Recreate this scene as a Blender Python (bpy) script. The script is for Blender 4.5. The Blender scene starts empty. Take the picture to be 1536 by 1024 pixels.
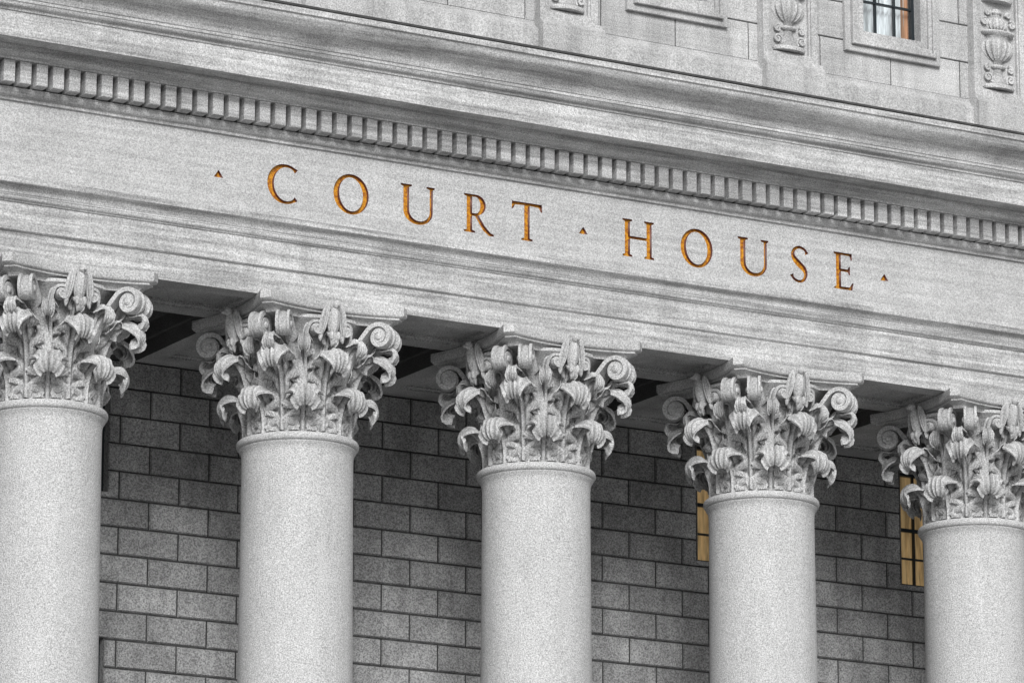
import bpy, math, random, bmesh
from mathutils import Vector, Matrix
random.seed(7)
Z0=12.65
S=3.0; H=1.459
COLS=list(range(-2,8))
XL,XR=COLS[0]*S-1.0,COLS[-1]*S+1.0
WY=2.85
col=bpy.context.scene.collection
# ---------------------------------------------------------------- materials
def nd(nt,t,**k):
    n=nt.nodes.new(t)
    for a,b in k.items(): setattr(n,a,b)
    return n
def math_n(nt,op,a,b=None,c=None,clamp=False):
    n=nd(nt,'ShaderNodeMath',operation=op,use_clamp=clamp)
    for i,v in enumerate((a,b,c)):
        if v is None: continue
        if isinstance(v,(int,float)): n.inputs[i].default_value=v
        else: nt.links.new(v,n.inputs[i])
    return n.outputs[0]
def noise(nt,co,scale,detail=3,rough=.6,sc=(1,1,1),dist=0):
    m=nd(nt,'ShaderNodeMapping'); m.inputs['Scale'].default_value=sc
    nt.links.new(co,m.inputs['Vector'])
    n=nd(nt,'ShaderNodeTexNoise'); n.inputs['Scale'].default_value=scale
    n.inputs['Detail'].default_value=detail; n.inputs['Roughness'].default_value=rough
    n.inputs['Distortion'].default_value=dist
    nt.links.new(m.outputs[0],n.inputs['Vector']); return n.outputs['Fac']
def rmap(nt,v,a,b,c,d):
    n=nd(nt,'ShaderNodeMapRange'); n.clamp=True
    for i,x in zip((1,2,3,4),(a,b,c,d)): n.inputs[i].default_value=x
    nt.links.new(v,n.inputs[0]); return n.outputs[0]
def stone(name,base,speck=.3,sscale=60,streak=.15,vstreak=.1,blotch=.15,bump=.25,tint=False,rough=.85,crevice_shade=0):
    m=bpy.data.materials.new(name); m.use_nodes=True; nt=m.node_tree
    b=nt.nodes['Principled BSDF']; b.inputs['Roughness'].default_value=rough
    b.inputs['Specular IOR Level'].default_value=.25
    tc=nd(nt,'ShaderNodeTexCoord'); oi=nd(nt,'ShaderNodeObjectInfo')
    add=nd(nt,'ShaderNodeVectorMath',operation='ADD')
    nt.links.new(tc.outputs['Object'],add.inputs[0]); nt.links.new(oi.outputs['Location'],add.inputs[1])
    co=add.outputs[0]
    n1=noise(nt,co,sscale,1,.7)
    f=rmap(nt,n1,.30,.70,1-speck*1.25,1+speck*1.25)
    n2=noise(nt,co,1.6,4,.65)
    f=math_n(nt,'MULTIPLY',f,rmap(nt,n2,.3,.7,1-blotch,1+blotch))
    if streak:
        n3=noise(nt,co,3.0,3,.65,(.22,1,5.5))
        f=math_n(nt,'MULTIPLY',f,rmap(nt,n3,.32,.62,1-streak*1.6,1+streak*.6))
    if vstreak:
        n4=noise(nt,co,5.0,3,.6,(1,1,.12))
        f=math_n(nt,'MULTIPLY',f,rmap(nt,n4,.3,.62,1-vstreak*1.5,1+vstreak*.5))
    if crevice_shade:
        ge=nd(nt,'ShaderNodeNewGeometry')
        f=math_n(nt,'MULTIPLY',f,rmap(nt,ge.outputs['Pointiness'],.40,.53,1-crevice_shade,1.08))  # crevice shade painted into the colour: concave creases darker, raised edges slightly lighter
    if tint:
        at=nd(nt,'ShaderNodeAttribute',attribute_name='tint')
        f=math_n(nt,'MULTIPLY',f,at.outputs['Fac'])
    v=math_n(nt,'MULTIPLY',f,base,clamp=True)
    cc=nd(nt,'ShaderNodeCombineColor')
    for i in range(3): nt.links.new(v,cc.inputs[i])
    nt.links.new(cc.outputs[0],b.inputs['Base Color'])
    bp=nd(nt,'ShaderNodeBump'); bp.inputs['Strength'].default_value=bump; bp.inputs['Distance'].default_value=.012
    nt.links.new(n1,bp.inputs['Height']); nt.links.new(bp.outputs[0],b.inputs['Normal'])
    return m
def plain(name,rgb,rough=.5,metal=0,var=0,vs=30):
    m=bpy.data.materials.new(name); m.use_nodes=True; nt=m.node_tree
    b=nt.nodes['Principled BSDF']; b.inputs['Roughness'].default_value=rough; b.inputs['Metallic'].default_value=metal
    b.inputs['Base Color'].default_value=(*rgb,1)
    if var:
        tc=nd(nt,'ShaderNodeTexCoord'); n=noise(nt,tc.outputs['Object'],vs,3,.7)
        r=nd(nt,'ShaderNodeValToRGB'); r.color_ramp.elements[0].position=.35; r.color_ramp.elements[1].position=.65
        r.color_ramp.elements[0].color=(*[c*(1-var) for c in rgb],1); r.color_ramp.elements[1].color=(*[min(1,c*(1+var)) for c in rgb],1)
        nt.links.new(n,r.inputs[0]); nt.links.new(r.outputs[0],b.inputs['Base Color'])
    return m
M_shaft=stone('granite_shaft',.47,.32,74,0,.05,.05,.5)
M_cap=stone('granite_capital',.42,.30,62,0,.05,.16,.5,crevice_shade=.75)
M_ent=stone('granite_entablature',.45,.29,70,.28,.08,.12,.5)
M_fr=stone('granite_frieze',.45,.26,72,.10,.03,.08,.5)
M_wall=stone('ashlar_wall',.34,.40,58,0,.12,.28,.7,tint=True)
M_attic=stone('ashlar_attic',.45,.28,70,.08,.14,.14,.5,tint=True)
M_pil=stone('granite_attic_trim',.45,.28,70,.05,.14,.14,.5)
M_rel=stone('granite_relief',.46,.3,62,0,.1,.14,.5,crevice_shade=.8)
M_soff=stone('granite_soffit',.38,.34,55,0,0,.3,.5)
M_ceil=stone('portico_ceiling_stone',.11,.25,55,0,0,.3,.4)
M_joint=plain('joint_mortar',(.05,.05,.05),.95,var=.5,vs=9)
M_gapshade=plain('dentil_gap_shade_stone',(.035,.035,.035),.95,var=.4,vs=20)  # near-black strips between dentils: gap shade painted as colour
M_flash=plain('lead_flashing',(.05,.05,.05),.7,var=.4,vs=5)
M_pave=stone('paving_stone',.36,.1,8,0,0,.2,.3)
M_iron=plain('dark_window_frame',(.012,.018,.022),.4)
M_room=plain('room_interior',(.05,.045,.04),.9)
def gold(name,c1,c2):
    m=bpy.data.materials.new(name); m.use_nodes=True; nt=m.node_tree
    b=nt.nodes['Principled BSDF']; b.inputs['Roughness'].default_value=.5; b.inputs['Metallic'].default_value=.1
    tc=nd(nt,'ShaderNodeTexCoord'); n=noise(nt,tc.outputs['Object'],24,4,.8)
    r=nd(nt,'ShaderNodeValToRGB'); r.color_ramp.elements[0].position=.38; r.color_ramp.elements[1].position=.6
    r.color_ramp.elements[0].color=(*c1,1); r.color_ramp.elements[1].color=(*c2,1)
    nt.links.new(n,r.inputs[0]); nt.links.new(r.outputs[0],b.inputs['Base Color'])
    return m
M_gold=gold('gilded_letter',(.26,.07,.004),(.66,.30,.014))
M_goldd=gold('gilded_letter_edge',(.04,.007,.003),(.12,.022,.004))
def curtain(name,rgb,es):
    m=bpy.data.materials.new(name); m.use_nodes=True; nt=m.node_tree
    b=nt.nodes['Principled BSDF']; b.inputs['Roughness'].default_value=.9
    tc=nd(nt,'ShaderNodeTexCoord'); n=noise(nt,tc.outputs['Object'],6,3,.6,(3,1,.25))
    r=nd(nt,'ShaderNodeValToRGB'); r.color_ramp.elements[0].position=.35; r.color_ramp.elements[1].position=.62
    r.color_ramp.elements[0].color=(*[c*.4 for c in rgb],1); r.color_ramp.elements[1].color=(*rgb,1)
    nt.links.new(n,r.inputs[0]); nt.links.new(r.outputs[0],b.inputs['Base Color'])
    if es:
        nt.links.new(r.outputs[0],b.inputs['Emission Color']); b.inputs['Emission Strength'].default_value=es
    return m
M_curt=curtain('lit_gold_curtain',(.56,.38,.19),.4)
M_curtw=curtain('sheer_white_curtain',(.78,.78,.80),.3)
M_curto=curtain('orange_drape',(.6,.33,.2),.3)
def glass(name):
    m=bpy.data.materials.new(name); m.use_nodes=True; nt=m.node_tree
    nt.nodes.remove(nt.nodes['Principled BSDF'])
    out=nt.nodes['Material Output']
    t=nd(nt,'ShaderNodeBsdfTransparent'); g=nd(nt,'ShaderNodeBsdfGlossy'); g.inputs['Roughness'].default_value=.05
    t.inputs[0].default_value=(.9,.95,.95,1)
    mx=nd(nt,'ShaderNodeMixShader'); fr=nd(nt,'ShaderNodeFresnel'); fr.inputs[0].default_value=1.45
    nt.links.new(fr.outputs[0],mx.inputs[0]); nt.links.new(t.outputs[0],mx.inputs[1]); nt.links.new(g.outputs[0],mx.inputs[2])
    nt.links.new(mx.outputs[0],out.inputs[0]); return m
M_glass=glass('window_glass')
# ---------------------------------------------------------------- mesh builder
root=bpy.data.objects.new('courthouse_building',None); col.objects.link(root)
class MB:
    def __init__(s): s.v=[];s.f=[];s.m=[];s.t=[];s.ct=1.0
    def vert(s,p): s.v.append(tuple(p)); s.t.append(s.ct); return len(s.v)-1
    def face(s,idx,m=0): s.f.append(tuple(idx)); s.m.append(m)
    def quad(s,a,b,c,d,m=0): i=[s.vert(p) for p in (a,b,c,d)]; s.face(i,m)
    def box(s,x0,x1,y0,y1,z0,z1,m=0,skip=''):
        i=[s.vert((x,y,z)) for z in(z0,z1) for y in(y0,y1) for x in(x0,x1)]
        F={'b':(0,2,3,1),'t':(4,5,7,6),'f':(0,1,5,4),'k':(2,6,7,3),'l':(0,4,6,2),'r':(1,3,7,5)}
        for k,q in F.items():
            if k not in skip: s.face([i[j] for j in q],m)
    def cbox(s,x0,x1,y0,y1,z0,z1,c=.01,m=0):
        a=[s.vert(p) for p in((x0,y1,z0),(x1,y1,z0),(x1,y1,z1),(x0,y1,z1))]
        b=[s.vert(p) for p in((x0,y0+c,z0),(x1,y0+c,z0),(x1,y0+c,z1),(x0,y0+c,z1))]
        d=[s.vert(p) for p in((x0+c,y0,z0+c),(x1-c,y0,z0+c),(x1-c,y0,z1-c),(x0+c,y0,z1-c))]
        for k in range(4):
            j=(k+1)%4
            s.face((a[k],a[j],b[j],b[k]),m); s.face((b[k],b[j],d[j],d[k]),m)
        s.face(d,m)
    def loft(s,rings,closed=True,caps=(False,False),m=0):
        R=[[s.vert(p) for p in r] for r in rings]
        n=len(R[0]); K=len(R)
        for k in range(K-1):
            A=R[k];B=R[(k+1)%K]
            for j in range(n if closed else n-1):
                l=(j+1)%n; s.face((A[j],A[l],B[l],B[j]),m)
        if caps[0]: s.face(R[0][::-1],m)
        if caps[1]: s.face(R[-1],m)
    def obj(s,name,mats,smooth=False,parent=root,loc=(0,0,0),angle=None,link=True,recalc=True):
        me=bpy.data.meshes.new(name); me.from_pydata(s.v,[],s.f)
        for m in mats: me.materials.append(m)
        me.polygons.foreach_set('material_index',s.m)
        at=me.attributes.new('tint','FLOAT','POINT'); at.data.foreach_set('value',s.t)
        if recalc:
            bm=bmesh.new(); bm.from_mesh(me); bmesh.ops.recalc_face_normals(bm,faces=bm.faces); bm.to_mesh(me); bm.free()
        if smooth: me.polygons.foreach_set('use_smooth',[True]*len(me.polygons))
        if smooth and angle: me.set_sharp_from_angle(angle=math.radians(angle))
        me.update()
        o=bpy.data.objects.new(name,me)
        if link: col.objects.link(o)
        o.parent=parent; o.location=loc
        return o
def revolve(mb,prof,n=64,m=0,cx=0,cy=0,sy=1):
    mb.loft([[(cx+r*math.cos(2*math.pi*k/n),cy+sy*r*math.sin(2*math.pi*k/n),z) for k in range(n)] for r,z in prof],m=m)
def cat(pts,n):
    out=[];K=len(pts)-1
    for i in range(n+1):
        t=i/n*K; k=min(int(t),K-1); u=t-k
        p0=pts[max(k-1,0)];p1=pts[k];p2=pts[k+1];p3=pts[min(k+2,K)]
        out.append(tuple(.5*((2*b)+(-a+c)*u+(2*a-5*b+4*c-d)*u*u+(-a+3*b-3*c+d)*u**3) for a,b,c,d in zip(p0,p1,p2,p3)))
    return out
def lerp_tab(tab,x):
    for (a,b),(c,d) in zip(tab,tab[1:]):
        if x<=c: return b+(d-b)*(x-a)/(c-a)
    return tab[-1][1]
# ---------------------------------------------------------------- column shaft
mb=MB()
prof=[(.603+.095*min(1,max(0,(-z)/9.3))**1.5,z) for z in [-9.2+i*.46 for i in range(0,20)]]
prof=[(.76,-9.35),(.76,-9.28),(.72,-9.22)]+prof+[(.604,-.20),(.607,-.15),(.618,-.105),(.635,-.085),(.640,-.068)]
for i in range(9):
    a=-math.pi/2+math.pi*i/8; prof.append((.632+.034*math.cos(a),-.018+.045*math.sin(a)))
prof+=[(.60,.03),(.56,.04)]
revolve(mb,prof,96)
bp=[(.95,-9.95)]
for i in range(9):
    a=-math.pi/2+math.pi*i/8; bp.append((.88+.09*math.cos(a),-9.84+.10*math.sin(a)))
bp+=[(.84,-9.72),(.80,-9.66),(.80,-9.58),(.83,-9.54)]
for i in range(7):
    a=-math.pi/2+math.pi*i/6; bp.append((.79+.06*math.cos(a),-9.46+.07*math.sin(a)))
bp+=[(.76,-9.38),(.76,-9.34)]
revolve(mb,bp,72)
mb.box(-.98,.98,-.98,.98,-10.1,-9.94)
shaft=mb.obj('column_shaft_and_base',[M_shaft],True,link=False,angle=50)
# ---------------------------------------------------------------- corinthian capital
def leaf(mb,ang,zb,top,rb,W,rt_,curl=.085,N=5,nu=28,nv=54,thick=.024,tipw=.34,relief=1.0,w0s=.9):
    # acanthus leaf: hugs the bell, swells outwards and rolls over at the tip
    dz=top-zb; dr=rt_-rb
    P=[(rb,zb),(rb+.004,zb+dz*.30),(rb+.02,zb+dz*.52),(rb+.07*dr+.03,zb+dz*.70),(rb+.30*dr,zb+dz*.86),
       (rb+.58*dr,top-.12*curl),(rb+.85*dr,top-.12*curl),(rt_,top-.85*curl),(rt_-.02*dr,top-1.65*curl),(rt_-.14*dr,top-2.05*curl)]
    C0=cat(P,nv*3)
    L=[0]
    for a,b in zip(C0,C0[1:]): L.append(L[-1]+math.hypot(b[0]-a[0],b[1]-a[1]))
    C=[];k=0
    for j in range(nv+1):
        t=L[-1]*j/nv
        while k<len(L)-2 and L[k+1]<t: k+=1
        u=(t-L[k])/max(1e-9,L[k+1]-L[k]); C.append(tuple(p+(q-p)*u for p,q in zip(C0[k],C0[k+1])))
    env=[(0,w0s),(.2,.97),(.42,1.0),(.58,1.0),(.70,.95),(.82,.82),(.93,.64),(1,tipw)]
    v_c=1-curl*3.2/L[-1]
    rings=[]
    def nf(x):
        f=x-math.floor(x); return (.5+.5*math.cos(2*math.pi*f))**3
    for j,(r,z) in enumerate(C):
        v=j/nv
        a=C[max(j-1,0)];b=C[min(j+1,nv)]
        tr,tz=b[0]-a[0],b[1]-a[1]; q=math.hypot(tr,tz) or 1
        tr/=q;tz/=q; nr,nz=tz,-tr
        w0=W*lerp_tab(env,v)
        cf=min(1,max(0,(v-v_c+.10)/.2))
        damp=1-.55*cf
        tk=thick+.035*cf
        F=[];B=[]
        for i in range(nu+1):
            u=-1+2*i/nu; s=abs(u)
            n1=nf(N*(v-.26*s*(1-s*.4))+.30)
            ne=nf(N*(v-.156)+.30)
            fine=.5+.5*math.cos(2*math.pi*(3*N*(v-.34*s)+.9))
            fe=.5+.5*math.cos(2*math.pi*(3*N*(v-.34)+.9))
            w=w0*(1-(.42*ne+.09*fe)*min(1,s*1.2)*(.55+.45*damp))
            rib=math.cos(u*math.pi*5)*.5+.5        # flutes running up the tip
            off=relief*damp*(.028*math.exp(-(u/.10)**2)+.010*math.exp(-((s-.25)/.06)**2)-.022*math.exp(-((s-.16)/.06)**2)
                 -.070*n1*min(1,s*2.2)*(1-.6*cf)-.014*fine*min(1,s*2)*(1-cf)+.050*s*s*(.25+.8*v)*(1-ne)-.030*cf*(1-rib))
            off-=cf*.035*s*s
            rr=r+off*nr; zz=z+off*nz-cf*.07*s*s*s*(W/.22)
            th=ang+u*w/max(.3,r)
            F.append((rr*math.cos(th),rr*math.sin(th),zz))
            t2=tk*(1-.6*s*s)
            rr-=t2*nr; zz-=t2*nz
            B.append((rr*math.cos(th),rr*math.sin(th),zz))
        rings.append(F+B[::-1])
    mb.loft(rings,closed=True,caps=(False,True))
def ribbon(mb,path,e,l,lat,wd,th,org=(0,0)):
    n=len(path);rings=[]
    for j,(p,z) in enumerate(path):
        a=path[max(j-1,0)];b=path[min(j+1,n-1)]
        tr,tz=b[0]-a[0],b[1]-a[1];L=math.hypot(tr,tz) or 1
        nr,nz=-tz/L,tr/L
        la=lat(j/(n-1)); w=wd(j/(n-1)); t=th(j/(n-1))
        sec=[(-w,t),(-w*.62,t*1.1),(-w*.5,t*.0),(0,t*.5),(w*.5,t*.0),(w*.62,t*1.1),(w,t),(w,-t),(-w,-t)]
        R=[]
        for q,h in sec:
            P=p+nr*h; Z=z+nz*h
            R.append((org[0]+e[0]*P+l[0]*(la+q),org[1]+e[1]*P+l[1]*(la+q),Z))
        rings.append(R)
    mb.loft(rings,caps=(True,True))
def bez(p0,p1,p2,p3,n):
    o=[]
    for i in range(n):
        t=i/n; o.append(tuple((1-t)**3*a+3*(1-t)**2*t*b+3*(1-t)*t*t*c+t**3*d for a,b,c,d in zip(p0,p1,p2,p3)))
    return o
def spiral(cx,cz,R,t0,turns,n,k=1.75):
    return [(cx+R*math.exp(-k*i/n)*math.cos(t0-2*math.pi*turns*i/n),cz+R*math.exp(-k*i/n)*math.sin(t0-2*math.pi*turns*i/n)) for i in range(n+1)]
def disc(mb,c,e,l,lat,R,hw,org=(0,0),dome=.0):
    rings=[]
    for la,rr in((lat-hw-dome,R*.45),(lat-hw,R*.95),(lat-hw*.8,R),(lat+hw*.8,R),(lat+hw,R*.95),(lat+hw+dome,R*.45)):
        rings.append([(org[0]+e[0]*(c[0]+rr*math.cos(a))+l[0]*la,org[1]+e[1]*(c[0]+rr*math.cos(a))+l[1]*la,c[1]+rr*math.sin(a)) for a in [2*math.pi*k/20 for k in range(20)]])
    mb.loft(rings,caps=(True,True))
def blob(mb,ang,r,lat,z,sr,sl,sz,tilt=0,groove=0,ng=6,n=20,m=14,lean=0):
    # ellipsoid in the local frame of a capital face; tilt = rotation in the face plane
    e=(math.cos(ang),math.sin(ang)); l=(-math.sin(ang),math.cos(ang)); rings=[]
    for j in range(m+1):
        p=-math.pi/2+math.pi*j/m; R=[]
        for i in range(n):
            a=2*math.pi*i/n
            g=1-groove*abs(math.sin(ng*a/2))*math.cos(p)
            x=sr*math.cos(p)*math.cos(a)*g; y=sl*math.cos(p)*math.sin(a)*g; zz=sz*math.sin(p)
            y,zz=y*math.cos(tilt)-zz*math.sin(tilt),y*math.sin(tilt)+zz*math.cos(tilt)
            x+=lean*zz
            R.append((e[0]*(r+x)+l[0]*(lat+y),e[1]*(r+x)+l[1]*(lat+y),z+zz))
        rings.append(R)
    mb.loft(rings)
mb=MB()
bell=[(.55,.02),(.55,.3),(.555,.6),(.565,.85),(.59,1.0),(.64,1.14),(.72,1.22),(.76,1.25),(.76,1.285)]
revolve(mb,bell,64)
for k in range(8):
    leaf(mb,math.radians(22.5+45*k),.035,.46,.575,.232,.80,curl=.062,N=4)
    leaf(mb,math.radians(45*k),.05,.87 if k%2 else .84,.585,.22,1.0 if k%2 else .91,curl=.068,N=6)
for k in range(4):
    d=math.radians(45+90*k)
    for sg in(-1,1):
        dd=d+sg*math.radians(9)
        e=(math.cos(dd),math.sin(dd)); l=(-math.sin(dd),math.cos(dd))
        cx,cz,R=.985,1.11,.155; t0=math.radians(140)
        st=(cx+R*math.cos(t0),cz+R*math.sin(t0))
        path=bez((.57,.45),(.60,.80),(st[0]-.13,st[1]-.16),st,18)+spiral(cx,cz,R,t0,2.1,46)
        ribbon(mb,path,e,l,lambda t,sg=sg:sg*(.17*(1-min(1,t/.30))**1.2-.02),lambda t:.045+.03*min(1,t/.3),lambda t:.024)
        disc(mb,(cx,cz),e,l,-sg*.02,.118,.045,dome=.008)
        disc(mb,(cx,cz),e,l,-sg*.02,.038,.086,dome=.012)
        leaf(mb,d+sg*math.radians(21),.48,1.00,.60,.13,.83,curl=.032,N=5,nu=20,nv=38,relief=.9,tipw=.25)
    leaf(mb,d,.74,.98,.76,.10,1.06,curl=.036,N=4,nu=16,nv=28,relief=.6)
    a=math.radians(90*k); n=(math.cos(a),math.sin(a)); lt=(-math.sin(a),math.cos(a))
    for sg in(-1,1):
        e=(lt[0]*sg,lt[1]*sg); l=n
        R=.09;cz=1.13;cx=-.175; t0=math.radians(140)
        st=(cx+R*math.cos(t0),cz+R*math.sin(t0))
        path=bez((-.20,.50),(-.23,.80),(st[0]-.06,st[1]-.10),st,14)+spiral(cx,cz,R,t0,1.9,34)
        ribbon(mb,path,e,l,lambda t:.53+.19*min(1,t/.35),lambda t:.03+.025*min(1,t/.3),lambda t:.015)
        disc(mb,(cx,cz),e,l,.72,.06,.035,dome=.01)
    # small eagle in the middle of each abacus face: body, head, beak, folded wings, tail leaf
    leaf(mb,a,.80,1.07,.63,.08,.78,curl=.03,N=3,nu=12,nv=22,relief=.6,w0s=.6)
    blob(mb,a,.80,0,1.21,.085,.07,.165,groove=.12,ng=8,lean=.18)
    blob(mb,a,.865,0,1.385,.05,.040,.048)
    blob(mb,a,.915,0,1.368,.032,.015,.018)
    for sg in(-1,1):
        blob(mb,a,.79,sg*.11,1.225,.05,.046,.175,tilt=sg*.16,groove=.3,ng=10,lean=.15)
        blob(mb,a,.75,sg*.125,1.12,.04,.032,.13,tilt=sg*.08,groove=.3,ng=8)
        blob(mb,a,.83,sg*.04,1.05,.03,.025,.05)
def plan(a,c,sag,sc):
    P=[]
    for k in range(4):
        th=math.pi/2*k
        for i in range(17):
            t=-1+2*i/16; x=t*(a-c); y=-(a-sag*(1-t*t)); x*=sc;y*=sc
            P.append((x*math.cos(th)-y*math.sin(th),x*math.sin(th)+y*math.cos(th)))
    return P
ab=[(.13,1.245),(.125,1.26),(.105,1.285),(.07,1.305),(.04,1.315),(.04,1.335),(.012,1.345),(.0,1.363),(0,1.45),(.01,1.456)]
mb.loft([[(x,y,z) for x,y in plan(.895,.085,.14,1-ins/.895)] for ins,z in ab],caps=(True,True))
cap=mb.obj('corinthian_capital',[M_cap],True,link=False,angle=40)
for n in COLS:
    c=bpy.data.objects.new('column',None); col.objects.link(c); c.parent=root; c.location=(n*S,0,0)
    for src in(shaft,cap):
        o=bpy.data.objects.new(src.name,src.data); col.objects.link(o); o.parent=c
        if src is cap: o.rotation_euler[2]=math.radians(90*random.randrange(4))
bpy.data.objects.remove(shaft); bpy.data.objects.remove(cap)
# ---------------------------------------------------------------- entablature
F=-.62
def sweep(mb,prof,x0,x1,back,m=0,lift=0):
    P=prof+[(back,prof[-1][1]),(back,prof[0][1]+lift)]
    N=40
    rings=[[(x0+(x1-x0)*i/N,y,z) for y,z in P] for i in range(N+1)]
    mb.loft(rings,caps=(True,True),m=m)
def arc(y0,z0,y1,z1,bulge,n=6):
    o=[]
    dy,dz=y1-y0,z1-z0
    for i in range(n+1):
        t=i/n; k=math.sin(math.pi*t)*bulge
        o.append((y0+dy*t-k*abs(dz)/(math.hypot(dy,dz)),z0+dz*t-k*(1 if dy<0 else -1)*abs(dy)/(math.hypot(dy,dz))))
    return o
mb=MB()
pa=[(F,H),(F,1.745),(F-.015,1.752),(F-.03,1.765),(F-.03,2.055),(F-.045,2.06)]
pa+=arc(F-.05,2.07,F-.075,2.115,.010)+[(F-.08,2.12),(F-.08,2.135)]
pa+=arc(F-.085,2.14,F-.15,2.225,-.018)+[(F-.16,2.235),(F-.16,2.295),(F-.15,2.30),(F-.02,2.335)]
sweep(mb,pa,XL,XR,-.30,lift=.12)
mb.obj('architrave_face',[M_ent],True,angle=25)
mb=MB()
pc=[(F,3.155),(F-.03,3.158),(F-.03,3.185)]+arc(F-.035,3.19,F-.10,3.262,.018)+[(F-.105,3.265),(F-.105,3.275),(F-.05,3.28),(F-.05,3.53),(F-.245,3.53),(F-.245,3.545)]
pc+=arc(F-.25,3.55,F-.34,3.635,.02)+[(F-.35,3.64),(F-.35,3.668),(F-.56,3.675),(F-.565,3.655),(F-.60,3.655),(F-.60,3.93),(F-.615,3.935),(F-.62,3.955)]
pc+=arc(F-.625,3.96,F-.68,4.01,.012)+[(F-.69,4.015),(F-.69,4.045)]
for i in range(11):
    t=i/10; pc.append((F-.70-.22*(t-math.sin(2*math.pi*t)/(2*math.pi)*.8),4.05+.27*t))
pc+=[(F-.935,4.325),(F-.945,4.33),(F-.945,4.385),(F-.935,4.40)]
sweep(mb,pc,XL-.3,XR+.3,.2)
mb2=MB()
x=XL+.05
while x<XR-.1:
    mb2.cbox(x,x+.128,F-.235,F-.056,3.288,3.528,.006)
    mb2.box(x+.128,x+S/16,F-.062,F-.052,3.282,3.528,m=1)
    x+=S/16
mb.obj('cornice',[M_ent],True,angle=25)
mb2.obj('dentil_course',[M_ent,M_gapshade])
mb=MB(); mb.box(XL-.3,XR+.3,F-.955,F-.3,4.402,4.425); mb.obj('cornice_flashing',[M_flash])
# ---------------------------------------------------------------- lettering (cut into the frieze)
LZ,LH=2.4956,.4362
def ell(cx,cy,rx,ry,n=40,rev=False,tilt=0):
    P=[]
    for i in range(n):
        a=2*math.pi*i/n; x=rx*math.cos(a);y=ry*math.sin(a)
        P.append((cx+x*math.cos(tilt)-y*math.sin(tilt),cy+x*math.sin(tilt)+y*math.cos(tilt)))
    return P[::-1] if rev else P
def stroke(sp,hw):
    L=[];R=[]
    n=len(sp)
    for i,p in enumerate(sp):
        a=sp[max(i-1,0)];b=sp[min(i+1,n-1)]
        dx,dy=b[0]-a[0],b[1]-a[1];q=math.hypot(dx,dy)
        h=hw(i/(n-1)); L.append((p[0]-dy/q*h,p[1]+dx/q*h)); R.append((p[0]+dy/q*h,p[1]-dx/q*h))
    return L+R[::-1]
def gl_O(w): return [ell(w/2,.5,w/2,.52),ell(w/2,.5,w/2-.165,.435,rev=True,tilt=.10)]
def gl_C(w):
    r=w*.56
    sp=[(r+ (r-.07)*math.cos(a)*1.0,.5+.47*math.sin(a)) for a in [math.radians(48+ (312-48)*i/40) for i in range(41)]]
    def hw(t):
        a=math.radians(48+264*t); base=.036+.055*max(0,-math.cos(a))**1.2
        e=max(0,1-min(t,1-t)/.05)
        return base+.03*e
    return [stroke(sp,hw)]
def gl_U(w):
    o=[(0,1),(0,.955),(.075,.93)]
    o+=[(.075,.35)]+[(.075+(w-.13)/2*(1-math.cos(a)),.33-.35*math.sin(a)) for a in [math.pi*i/20 for i in range(1,20)]]
    o+=[(w-.055,.35),(w-.055,.93),(w,.955),(w,1),(w-.24,1),(w-.24,.955),(w-.145,.93),(w-.145,.36)]
    x0,x1=.24,w-.145
    o+=[((x0+x1)/2+(x1-x0)/2*math.cos(a),.35-.275*math.sin(a)) for a in [math.pi*i/18 for i in range(1,18)]]
    o+=[(x0,.36),(x0,.93),(.32,.955),(.32,1)]
    return [o]
def gl_R(w):
    o=[(0,0),(0,.045),(.08,.07),(.08,.93),(0,.955),(0,1),(.36,1)]
    o+=[(.36+.28*math.sin(a),.735+.265*math.cos(a)) for a in [math.pi*i/16 for i in range(1,15)]]
    o+=[(.43,.46),(.62,.20),(.78,.05),(w,.02),(w,-.03),(.74,-.03),(.56,.09),(.33,.43),(.24,.44),(.24,.07),(.33,.045),(.33,0)]
    h=[(.24,.94),(.34,.94)]+[(.34+.14*math.sin(a),.725+.215*math.cos(a)) for a in [math.pi*i/12 for i in range(1,12)]]+[(.34,.51),(.24,.51)]
    return [o,h[::-1]]
def gl_T(w):
    c=w/2
    return [[(0,1.03),(.02,1),(w-.02,1),(w,1.03),(w+.005,.80),(w-.035,.80),(w-.09,.91),(c+.08,.925),(c+.08,.07),(c+.17,.045),(c+.17,0),(c-.17,0),(c-.17,.045),(c-.08,.07),(c-.08,.925),(.09,.91),(.035,.80),(-.005,.80)]]
def gl_H(w):
    s=.155;k=.07
    return [[(0,0),(0,.045),(k,.07),(k,.93),(0,.955),(0,1),(k*2+s,1),(k*2+s,.955),(k+s,.93),(k+s,.555),(w-k-s,.555),(w-k-s,.93),(w-2*k-s,.955),(w-2*k-s,1),(w,1),(w,.955),(w-k,.93),(w-k,.07),(w,.045),(w,0),(w-2*k-s,0),(w-2*k-s,.045),(w-k-s,.07),(w-k-s,.48),(k+s,.48),(k+s,.07),(2*k+s,.045),(2*k+s,0)]]
def gl_E(w):
    return [[(0,0),(0,.045),(.07,.07),(.07,.93),(0,.955),(0,1),(w-.03,1),(w-.02,1.02),(w-.02,.82),(w-.055,.82),(w-.10,.93),(.225,.935),(.225,.56),(w-.16,.56),(w-.12,.64),(w-.085,.64),(w-.085,.41),(w-.12,.41),(w-.16,.485),(.225,.485),(.225,.07),(w-.10,.075),(w-.02,.20),(w+.025,.20),(w-.02,0)]]
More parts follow.
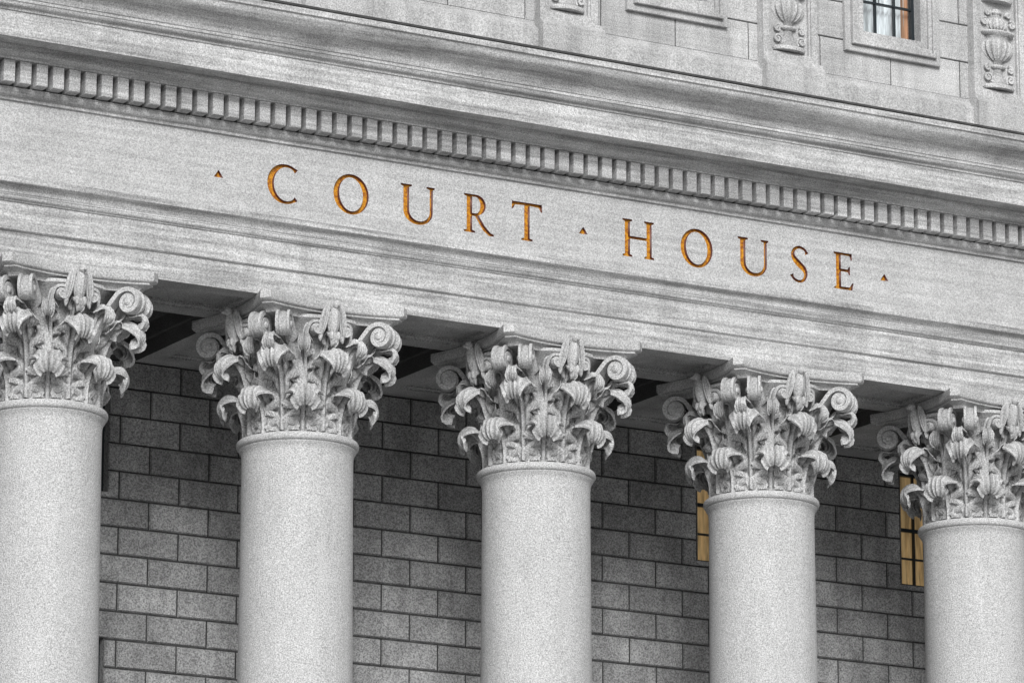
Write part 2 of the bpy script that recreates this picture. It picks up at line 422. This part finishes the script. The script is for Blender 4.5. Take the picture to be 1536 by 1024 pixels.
def gl_S(w):
    K=[(w-.03,.80),(w-.10,.91),(w*.52,.965),(.135,.90),(.075,.76),(.14,.62),(w*.5,.50),(w-.13,.38),(w-.075,.24),(w-.14,.09),(w*.47,.035),(.10,.09),(.03,.20)]
    sp=cat(K,60)
    def hw(t):
        e=max(0,1-min(t,1-t)/.05)
        return .036+.052*math.exp(-((t-.5)/.17)**2)+.035*e
    return [stroke(sp,hw)]
word=[(gl_C,2.279,2.668),(gl_O,3.077,3.514),(gl_U,3.913,4.34),(gl_R,4.71,5.092),(gl_T,5.324,5.711),(gl_H,6.766,7.183),(gl_O,7.539,7.970),(gl_U,8.312,8.732),(gl_S,9.034,9.275),(gl_E,9.635,9.897)]
LD=.042
cu=bpy.data.curves.new('letters','CURVE'); cu.dimensions='2D'; cu.fill_mode='BOTH'; cu.extrude=LD
def addspl(P):
    sp=cu.splines.new('POLY'); sp.points.add(len(P)-1)
    for q,(x,y) in zip(sp.points,P): q.co=(x,y,0,1)
    sp.use_cyclic_u=True
for g,a,b in word:
    w=(b-a)/LH
    for P in g(w): addspl([(a+x*LH,LZ+y*LH) for x,y in P])
for a,b in((1.625,1.74),(6.19,6.31),(10.285,10.40)):
    zc=LZ+LH*.5; addspl([(a,zc-.04),(b,zc-.04),((a+b)/2,zc+.045)])
co=bpy.data.objects.new('tmp',cu); col.objects.link(co)
bpy.context.view_layer.update()
dg=bpy.context.evaluated_depsgraph_get()
lm=bpy.data.meshes.new_from_object(co.evaluated_get(dg)); bpy.data.objects.remove(co)
bm=bmesh.new(); bm.from_mesh(lm)
bmesh.ops.remove_doubles(bm,verts=bm.verts,dist=1e-5)
bmesh.ops.transform(bm,matrix=Matrix.Translation((0,F,0))@Matrix.Rotation(math.pi/2,4,'X'),verts=bm.verts)
bmesh.ops.recalc_face_normals(bm,faces=bm.faces)
bm.to_mesh(lm); bm.free()
cut=bpy.data.objects.new('cut',lm); col.objects.link(cut)
def frieze(name,x0,x1,mats):
    mb=MB(); mb.box(x0,x1,F,-.35,2.33,3.16); return mb.obj(name,mats)
frieze('frieze_left_part',XL,1.0,[M_fr]); frieze('frieze_right_part',11.0,XR,[M_fr])
fc=frieze('frieze_with_court_house_lettering',1.0,11.0,[M_fr,M_gold,M_goldd])
md=fc.modifiers.new('b','BOOLEAN'); md.operation='DIFFERENCE'; md.object=cut; md.solver='EXACT'
bpy.context.view_layer.update(); dg=bpy.context.evaluated_depsgraph_get()
nm=bpy.data.meshes.new_from_object(fc.evaluated_get(dg)); fc.modifiers.clear(); fc.data=nm
nm.materials.clear()
for m in(M_fr,M_gold,M_goldd): nm.materials.append(m)
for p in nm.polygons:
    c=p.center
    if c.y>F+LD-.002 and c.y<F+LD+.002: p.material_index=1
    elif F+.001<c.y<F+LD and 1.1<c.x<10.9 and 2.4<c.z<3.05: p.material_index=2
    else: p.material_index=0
bpy.data.objects.remove(cut)
# ---------------------------------------------------------------- soffits, beams and coffers of the portico
mb=MB()
def rect(x0,x1,y0,y1,z): return [(x0,y0,z),(x1,y0,z),(x1,y1,z),(x0,y1,z)]
def frame_plate(mb,o,i,z,m=0):
    A=rect(*o,z);B=rect(*i,z)
    for k in range(4): mb.quad(A[k],A[(k+1)%4],B[(k+1)%4],B[k],m)
def recess(mb,r,z,m=0,dep=.05):
    x0,x1,y0,y1=r
    seq=[(0,z),(0,z+.02),(.03,z+.035),(.03,z+dep),(.05,z+dep)]
    mb.loft([rect(x0+i,x1-i,y0+i,y1-i,zz) for i,zz in seq],caps=(False,True),m=m)
hw=.60
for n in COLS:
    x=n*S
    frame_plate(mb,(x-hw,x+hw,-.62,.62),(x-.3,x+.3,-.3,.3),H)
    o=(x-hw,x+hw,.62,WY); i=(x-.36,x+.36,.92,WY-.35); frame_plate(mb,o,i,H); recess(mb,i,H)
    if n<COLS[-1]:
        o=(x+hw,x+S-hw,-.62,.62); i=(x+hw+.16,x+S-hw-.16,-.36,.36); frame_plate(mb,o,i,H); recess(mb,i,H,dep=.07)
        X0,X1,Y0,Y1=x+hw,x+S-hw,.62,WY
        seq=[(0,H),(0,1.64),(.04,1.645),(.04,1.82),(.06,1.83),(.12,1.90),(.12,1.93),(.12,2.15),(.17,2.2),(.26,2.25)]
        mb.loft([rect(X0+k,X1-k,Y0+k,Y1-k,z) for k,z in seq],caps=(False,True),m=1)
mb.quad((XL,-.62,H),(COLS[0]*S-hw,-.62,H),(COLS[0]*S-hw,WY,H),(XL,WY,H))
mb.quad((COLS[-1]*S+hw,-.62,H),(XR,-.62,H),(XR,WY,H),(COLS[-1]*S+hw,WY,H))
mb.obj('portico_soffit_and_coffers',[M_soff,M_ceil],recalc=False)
mb=MB(); mb.box(XL,XR,.25,9,2.4,4.39); mb.box(XL-.0,XL+.3,-.2,WY,H+.002,2.399); mb.box(XR-.3,XR,-.2,WY,H+.002,2.399); mb.obj('portico_roof_mass',[M_ent])
# ---------------------------------------------------------------- ashlar walls
def ashlar(mb,x0,x1,z0,z1,yf,ch,bl,holes,joint,jd,chf,tv,first=0):
    row=first; z=z1
    while z>z0+1e-6:
        zb=max(z0,z-ch)
        zs=sorted({zb,z}|{h for H_ in holes for h in(H_[2],H_[3]) if zb+.02<h<z-.02})
        off=(row%2)*bl/2
        k=math.floor((x0-off)/bl)
        xs=[]
        while k*bl+off<x1:
            a=max(x0,k*bl+off);b=min(x1,(k+1)*bl+off)
            if b-a>.01: xs.append((a,b,1+random.uniform(-tv,tv)))
            k+=1
        for za,zc in zip(zs,zs[1:]):
            for a,b,t in xs:
                segs=[(a,b)]
                for h in holes:
                    if h[2]<zc-.01 and h[3]>za+.01:
                        ns=[]
                        for p,q in segs:
                            if h[1]<=p or h[0]>=q: ns.append((p,q));continue
                            if h[0]>p: ns.append((p,h[0]))
                            if h[1]<q: ns.append((h[1],q))
                        segs=ns
                for p,q in segs:
                    if q-p<.02: continue
                    mb.ct=1
                    mb.quad((p,yf+jd,za),(q,yf+jd,za),(q,yf+jd,zc),(p,yf+jd,zc),1)
                    mb.ct=t
                    dy=random.uniform(0,.006)
                    jb=joint/2 if za==zs[0] else 0; jt=joint/2 if zc==zs[-1] else 0
                    A=[mb.vert(v) for v in((p+joint/2,yf+jd,za+jb),(q-joint/2,yf+jd,za+jb),(q-joint/2,yf+jd,zc-jt),(p+joint/2,yf+jd,zc-jt))]
                    c=chf; cb=c if jb else 0; cc_=c if jt else 0
                    B=[mb.vert(v) for v in((p+joint/2+c,yf+dy,za+jb+cb),(q-joint/2-c,yf+dy,za+jb+cb),(q-joint/2-c,yf+dy,zc-jt-cc_),(p+joint/2+c,yf+dy,zc-jt-cc_))]
                    for j in range(4): mb.face((A[j],A[(j+1)%4],B[(j+1)%4],B[j]))
                    mb.face(B)
        z=zb; row+=1
holes=[];wins=[]
WW=.565
for n in range(COLS[0],COLS[-1]):
    c=n*S+1.53
    for z0,z1 in((-.08,1.36),(-5.0,-1.74),(-10.1,-6.4)):
        holes.append((c-WW,c+WW,z0,z1)); wins.append((c,z0,z1))
mb=MB()
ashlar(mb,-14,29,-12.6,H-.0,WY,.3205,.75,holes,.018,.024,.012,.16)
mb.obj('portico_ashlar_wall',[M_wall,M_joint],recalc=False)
def window(name,c,z0,z1,y,hwid,nx,zb,curts,reveal=.22,frame=.035,stone_m=None):
    e=bpy.data.objects.new(name,None); col.objects.link(e); e.parent=root
    mb=MB(); x0,x1=c-hwid,c+hwid; yr=y+reveal
    mb.loft([[(x0,y,z0),(x1,y,z0),(x1,y,z1),(x0,y,z1)],[(x0,yr+.5,z0),(x1,yr+.5,z0),(x1,yr+.5,z1),(x0,yr+.5,z1)]],m=0)
    mb.obj('reveal',[stone_m or M_wall],parent=e,recalc=False)
    mb=MB(); f=frame
    mb.box(x0,x0+f*1.4,yr-.03,yr+.03,z0,z1); mb.box(x1-f*1.4,x1,yr-.03,yr+.03,z0,z1)
    mb.box(x0+f*1.4,x1-f*1.4,yr-.03,yr+.03,z0,z0+f*1.4); mb.box(x0+f*1.4,x1-f*1.4,yr-.03,yr+.03,z1-f*1.4,z1)
    for k in range(1,nx):
        xx=x0+(x1-x0)*k/nx; mb.box(xx-.011,xx+.011,yr-.02,yr+.02,z0+f,z1-f)
    nb=max(1,round((z1-z0)/zb))
    for k in range(1,nb):
        zz=z0+(z1-z0)*k/nb; t=.022 if k==nb//2 else .011
        mb.box(x0+f,x1-f,yr-.024,yr+.016,zz-t,zz+t)
    mb.obj('window_frame_and_muntins',[M_iron],parent=e)
    mb=MB(); mb.quad((x0,yr+.002,z0),(x1,yr+.002,z0),(x1,yr+.002,z1),(x0,yr+.002,z1)); mb.obj('glass_pane',[M_glass],parent=e,recalc=False)
    mb=MB(); mb.box(x0-.01,x1+.01,yr+.5,yr+.52,z0,z1); mb.obj('room_behind',[M_room],parent=e)
    for (a,b,mat,pinch) in curts:
        mb=MB(); nxx=60; rings=[]
        for j in range(13):
            v=j/12; R=[]
            for i in range(nxx+1):
                u=i/nxx
                xa=a+(b-a)*u
                cx=a if pinch<0 else b
                k=1-abs(pinch)*math.sin(math.pi*min(1,v*1.15)) if pinch else 1
                xx=cx+(xa-cx)*k
                R.append((x0+(x1-x0)*xx,yr+.12+.025*math.sin(u*38+2*math.sin(v*2)+c)+.01*math.sin(u*91),z0+(z1-z0)*v))
            rings.append(R)
        mb.loft(rings,closed=False); mb.obj('curtain',[mat],smooth=True,parent=e,recalc=False)
for c,z0,z1 in wins:
    lm_=M_curt if c>9 else M_room
    window('portico_window',c,z0,z1,WY,WW,4,.36,[(0,.52,lm_,-.12),(.48,1,lm_,.12)] if z0>-.5 else [(0,1,M_room,0)],reveal=.14,frame=.026)
# ---------------------------------------------------------------- attic storey
ZA=5.04; ZT=9.2
aw=[n*S+1.5 for n in range(COLS[0],COLS[-1])]
mb=MB()
ashlar(mb,XL,XR,ZA,ZT,F,.46,1.0,[(c-.41,c+.41,5.656,7.35) for c in aw],.012,.014,.006,.07,1)
mb.obj('attic_ashlar_wall',[M_attic,M_joint],recalc=False)
mb=MB()
pb=[(F-.13,4.405),(F-.13,4.93)]+arc(F-.125,4.94,F-.06,5.0,-.01)+[(F-.05,5.01),(F-.05,5.045),(F-.0,5.05)]
sweep(mb,pb,XL,XR,-.3)
for n in COLS:
    x=n*S
    p2=[(F-.24,4.405),(F-.24,4.985),(F-.225,5.0),(F-.20,5.03),(F-.17,5.045),(F-.17,5.085),(F-.1,5.09)]
    sweep(mb,p2,x-.41,x+.41,F-.04)
    y0=F-.13
    mb.cbox(x-.38,x-.29,y0,F-.001,5.09,ZT,.006); mb.cbox(x+.29,x+.38,y0,F-.001,5.09,ZT,.006)
    mb.cbox(x-.29,x+.29,y0,F-.001,5.09,5.17,.006); mb.cbox(x-.29,x+.29,y0,F-.001,8.9,ZT,.006)
    mb.box(x-.29,x+.29,F-.065,F-.002,5.17,8.9)
    for s in(-1,1): mb.box(x+s*.275-.012,x+s*.275+.012,F-.105,F-.06,5.17,8.9)
    mb.box(x-.262,x+.262,F-.105,F-.06,5.17,5.195)
for c in aw:
    for (a,b,p) in((.68,.60,.05),(.60,.55,.10),(.55,.50,.075),(.50,.41,.045)):
        zb=5.656-(a-.41); zt=7.35+(a-.41); zb2=5.656-(b-.41); zt2=7.35+(b-.41)
        mb.cbox(c-a,c-b,F-p,F-.001,zb,zt,.006); mb.cbox(c+b,c+a,F-p,F-.001,zb,zt,.006)
        mb.cbox(c-b,c+b,F-p,F-.001,zb,zb2,.006); mb.cbox(c-b,c+b,F-p,F-.001,zt2,zt,.006)
sweep(mb,[(F-.2,ZT),(F-.25,ZT+.1),(F-.6,ZT+.15),(F-.6,ZT+.4),(F-.75,ZT+.6)],XL,XR,.5)
mb.obj('attic_base_pilasters_and_window_frames',[M_pil])
mb=MB(); mb.box(XL+.02,XR-.02,F+.9,9,4.41,ZT+.55); mb.obj('attic_mass',[M_pil])
for i,c in enumerate(aw):
    window('attic_window',c,5.656,7.35,F,.41,3,.42,[(.06,.54,M_curtw,-.12),(.46,.94,M_curtw,.12),(0,.12,M_curto,0),(.90,1,M_curto,0)],reveal=.12,frame=.026,stone_m=M_pil)
mb=MB()
def relief(mb,x,zb):
    y=F-.07
    # pedestal foot, stem, gadrooned urn with flared rim, lid and finial
    pr=[(.02,0),(.19,.0),(.20,.02),(.19,.045),(.12,.06),(.11,.10),(.075,.15),(.055,.20),(.05,.24),(.09,.255),(.10,.27),(.09,.285),(.055,.30),(.06,.33),(.12,.36),(.175,.41),(.20,.46),(.205,.51),(.19,.55),(.155,.575),(.14,.60),(.15,.625),(.205,.65),(.215,.665),(.205,.68),(.12,.69),(.10,.71),(.13,.74),(.14,.78),(.11,.83),(.06,.86),(.045,.89),(.07,.91),(.05,.95),(.01,.97)]
    n=90;rings=[]
    for r,z in pr:
        r*=1.12
        R=[]
        for k in range(n):
            a=2*math.pi*k/n; fl=1-.20*abs(math.sin(a*7)) if .33<z<.56 or .70<z<.84 else 1
            R.append((x+r*fl*math.cos(a),y+.55*r*fl*math.sin(a),zb+z*1.05))
        rings.append(R)
    mb.loft(rings)
    for sg in(-1,1):
        for cx,cz,R,t0 in((.165,.13,.07,230),(.165,.25,.05,120),(.20,.79,.055,120),(.15,.90,.045,200)):
            path=spiral(cx,zb+cz*1.05,R,math.radians(t0),1.5,26,1.4)
            ribbon(mb,path,(sg,0),(0,1),lambda t:-.0,lambda t:.04,lambda t:.011,org=(x,y))
            disc(mb,(cx,zb+cz*1.05),(sg,0),(0,1),0,R*.45,.02,org=(x,y),dome=.01)
for n in COLS:
    for zb in(5.215,6.30,7.45): relief(mb,n*S,zb)
mb.obj('carved_urn_reliefs',[M_rel],True,angle=40)
# ---------------------------------------------------------------- stylobate, steps, building body
mb=MB()
mb.box(XL-.6,XR+.6,-1.5,WY,-12.6,-10.1)
for i in range(15):
    zt=-10.1-.165*(i+1)
    mb.box(XL-.6,XR+.6,-1.5-.36*(i+1),-1.5-.36*i,-12.64,zt)
mb.obj('front_steps',[M_pave])
mb=MB()
mb.box(-14,XL,WY+.1,16,H,ZT); mb.box(XR,29,WY+.1,16,H,ZT)
mb.box(-14,29,9.001,16,-12.6,ZT+.5)
mb.box(-14.3,XL-.4,WY-.5,9,H,2.4); mb.box(XR+.4,29.3,WY-.5,9,H,2.4)
mb.obj('building_body',[M_ent])
mb=MB(); mb.quad((-400,-400,-12.65),(400,-400,-12.65),(400,400,-12.65),(-400,400,-12.65))
g=mb.obj('ground',[M_pave],parent=None,recalc=False)
for o in(root,g): o.location.z+=Z0
# ---------------------------------------------------------------- camera
yaw,pit=.53148,.24157
fw=Vector((math.sin(yaw)*math.cos(pit),math.cos(yaw)*math.cos(pit),math.sin(pit)))
rt=Vector((math.cos(yaw),-math.sin(yaw),0)); up=rt.cross(fw)
cam=bpy.data.cameras.new('camera'); cam.sensor_width=36; cam.lens=6981.73*36/1536; cam.clip_end=2000; cam.clip_start=.5
co=bpy.data.objects.new('camera',cam); col.objects.link(co)
M=Matrix((rt,up,-fw)).transposed().to_4x4(); M.translation=Vector((-19.90625,-43.53699,-10.94382+Z0)); co.matrix_world=M
bpy.context.scene.camera=co
# ---------------------------------------------------------------- light
SE,SA=math.radians(29),math.radians(-26)
sd=Vector((math.sin(SA)*math.cos(SE),-math.cos(SA)*math.cos(SE),math.sin(SE)))
sl=bpy.data.lights.new('sun','SUN'); sl.energy=3.25; sl.angle=math.radians(26); sl.color=(1,.998,.995)
so=bpy.data.objects.new('sun',sl); col.objects.link(so); so.rotation_euler=sd.to_track_quat('Z','Y').to_euler()
w=bpy.data.worlds.new('World'); bpy.context.scene.world=w; w.use_nodes=True; nt=w.node_tree
bg=nt.nodes['Background']; sk=nt.nodes.new('ShaderNodeTexSky'); sk.sky_type='NISHITA'; sk.sun_disc=False
sk.sun_elevation=SE; sk.sun_rotation=math.atan2(sd.x,sd.y)
bw=nt.nodes.new('ShaderNodeRGBToBW'); nt.links.new(sk.outputs[0],bw.inputs[0]); nt.links.new(bw.outputs[0],bg.inputs[0]); bg.inputs[1].default_value=.12
sc=bpy.context.scene; sc.view_settings.view_transform='Standard'; sc.view_settings.look='None'; sc.view_settings.exposure=0
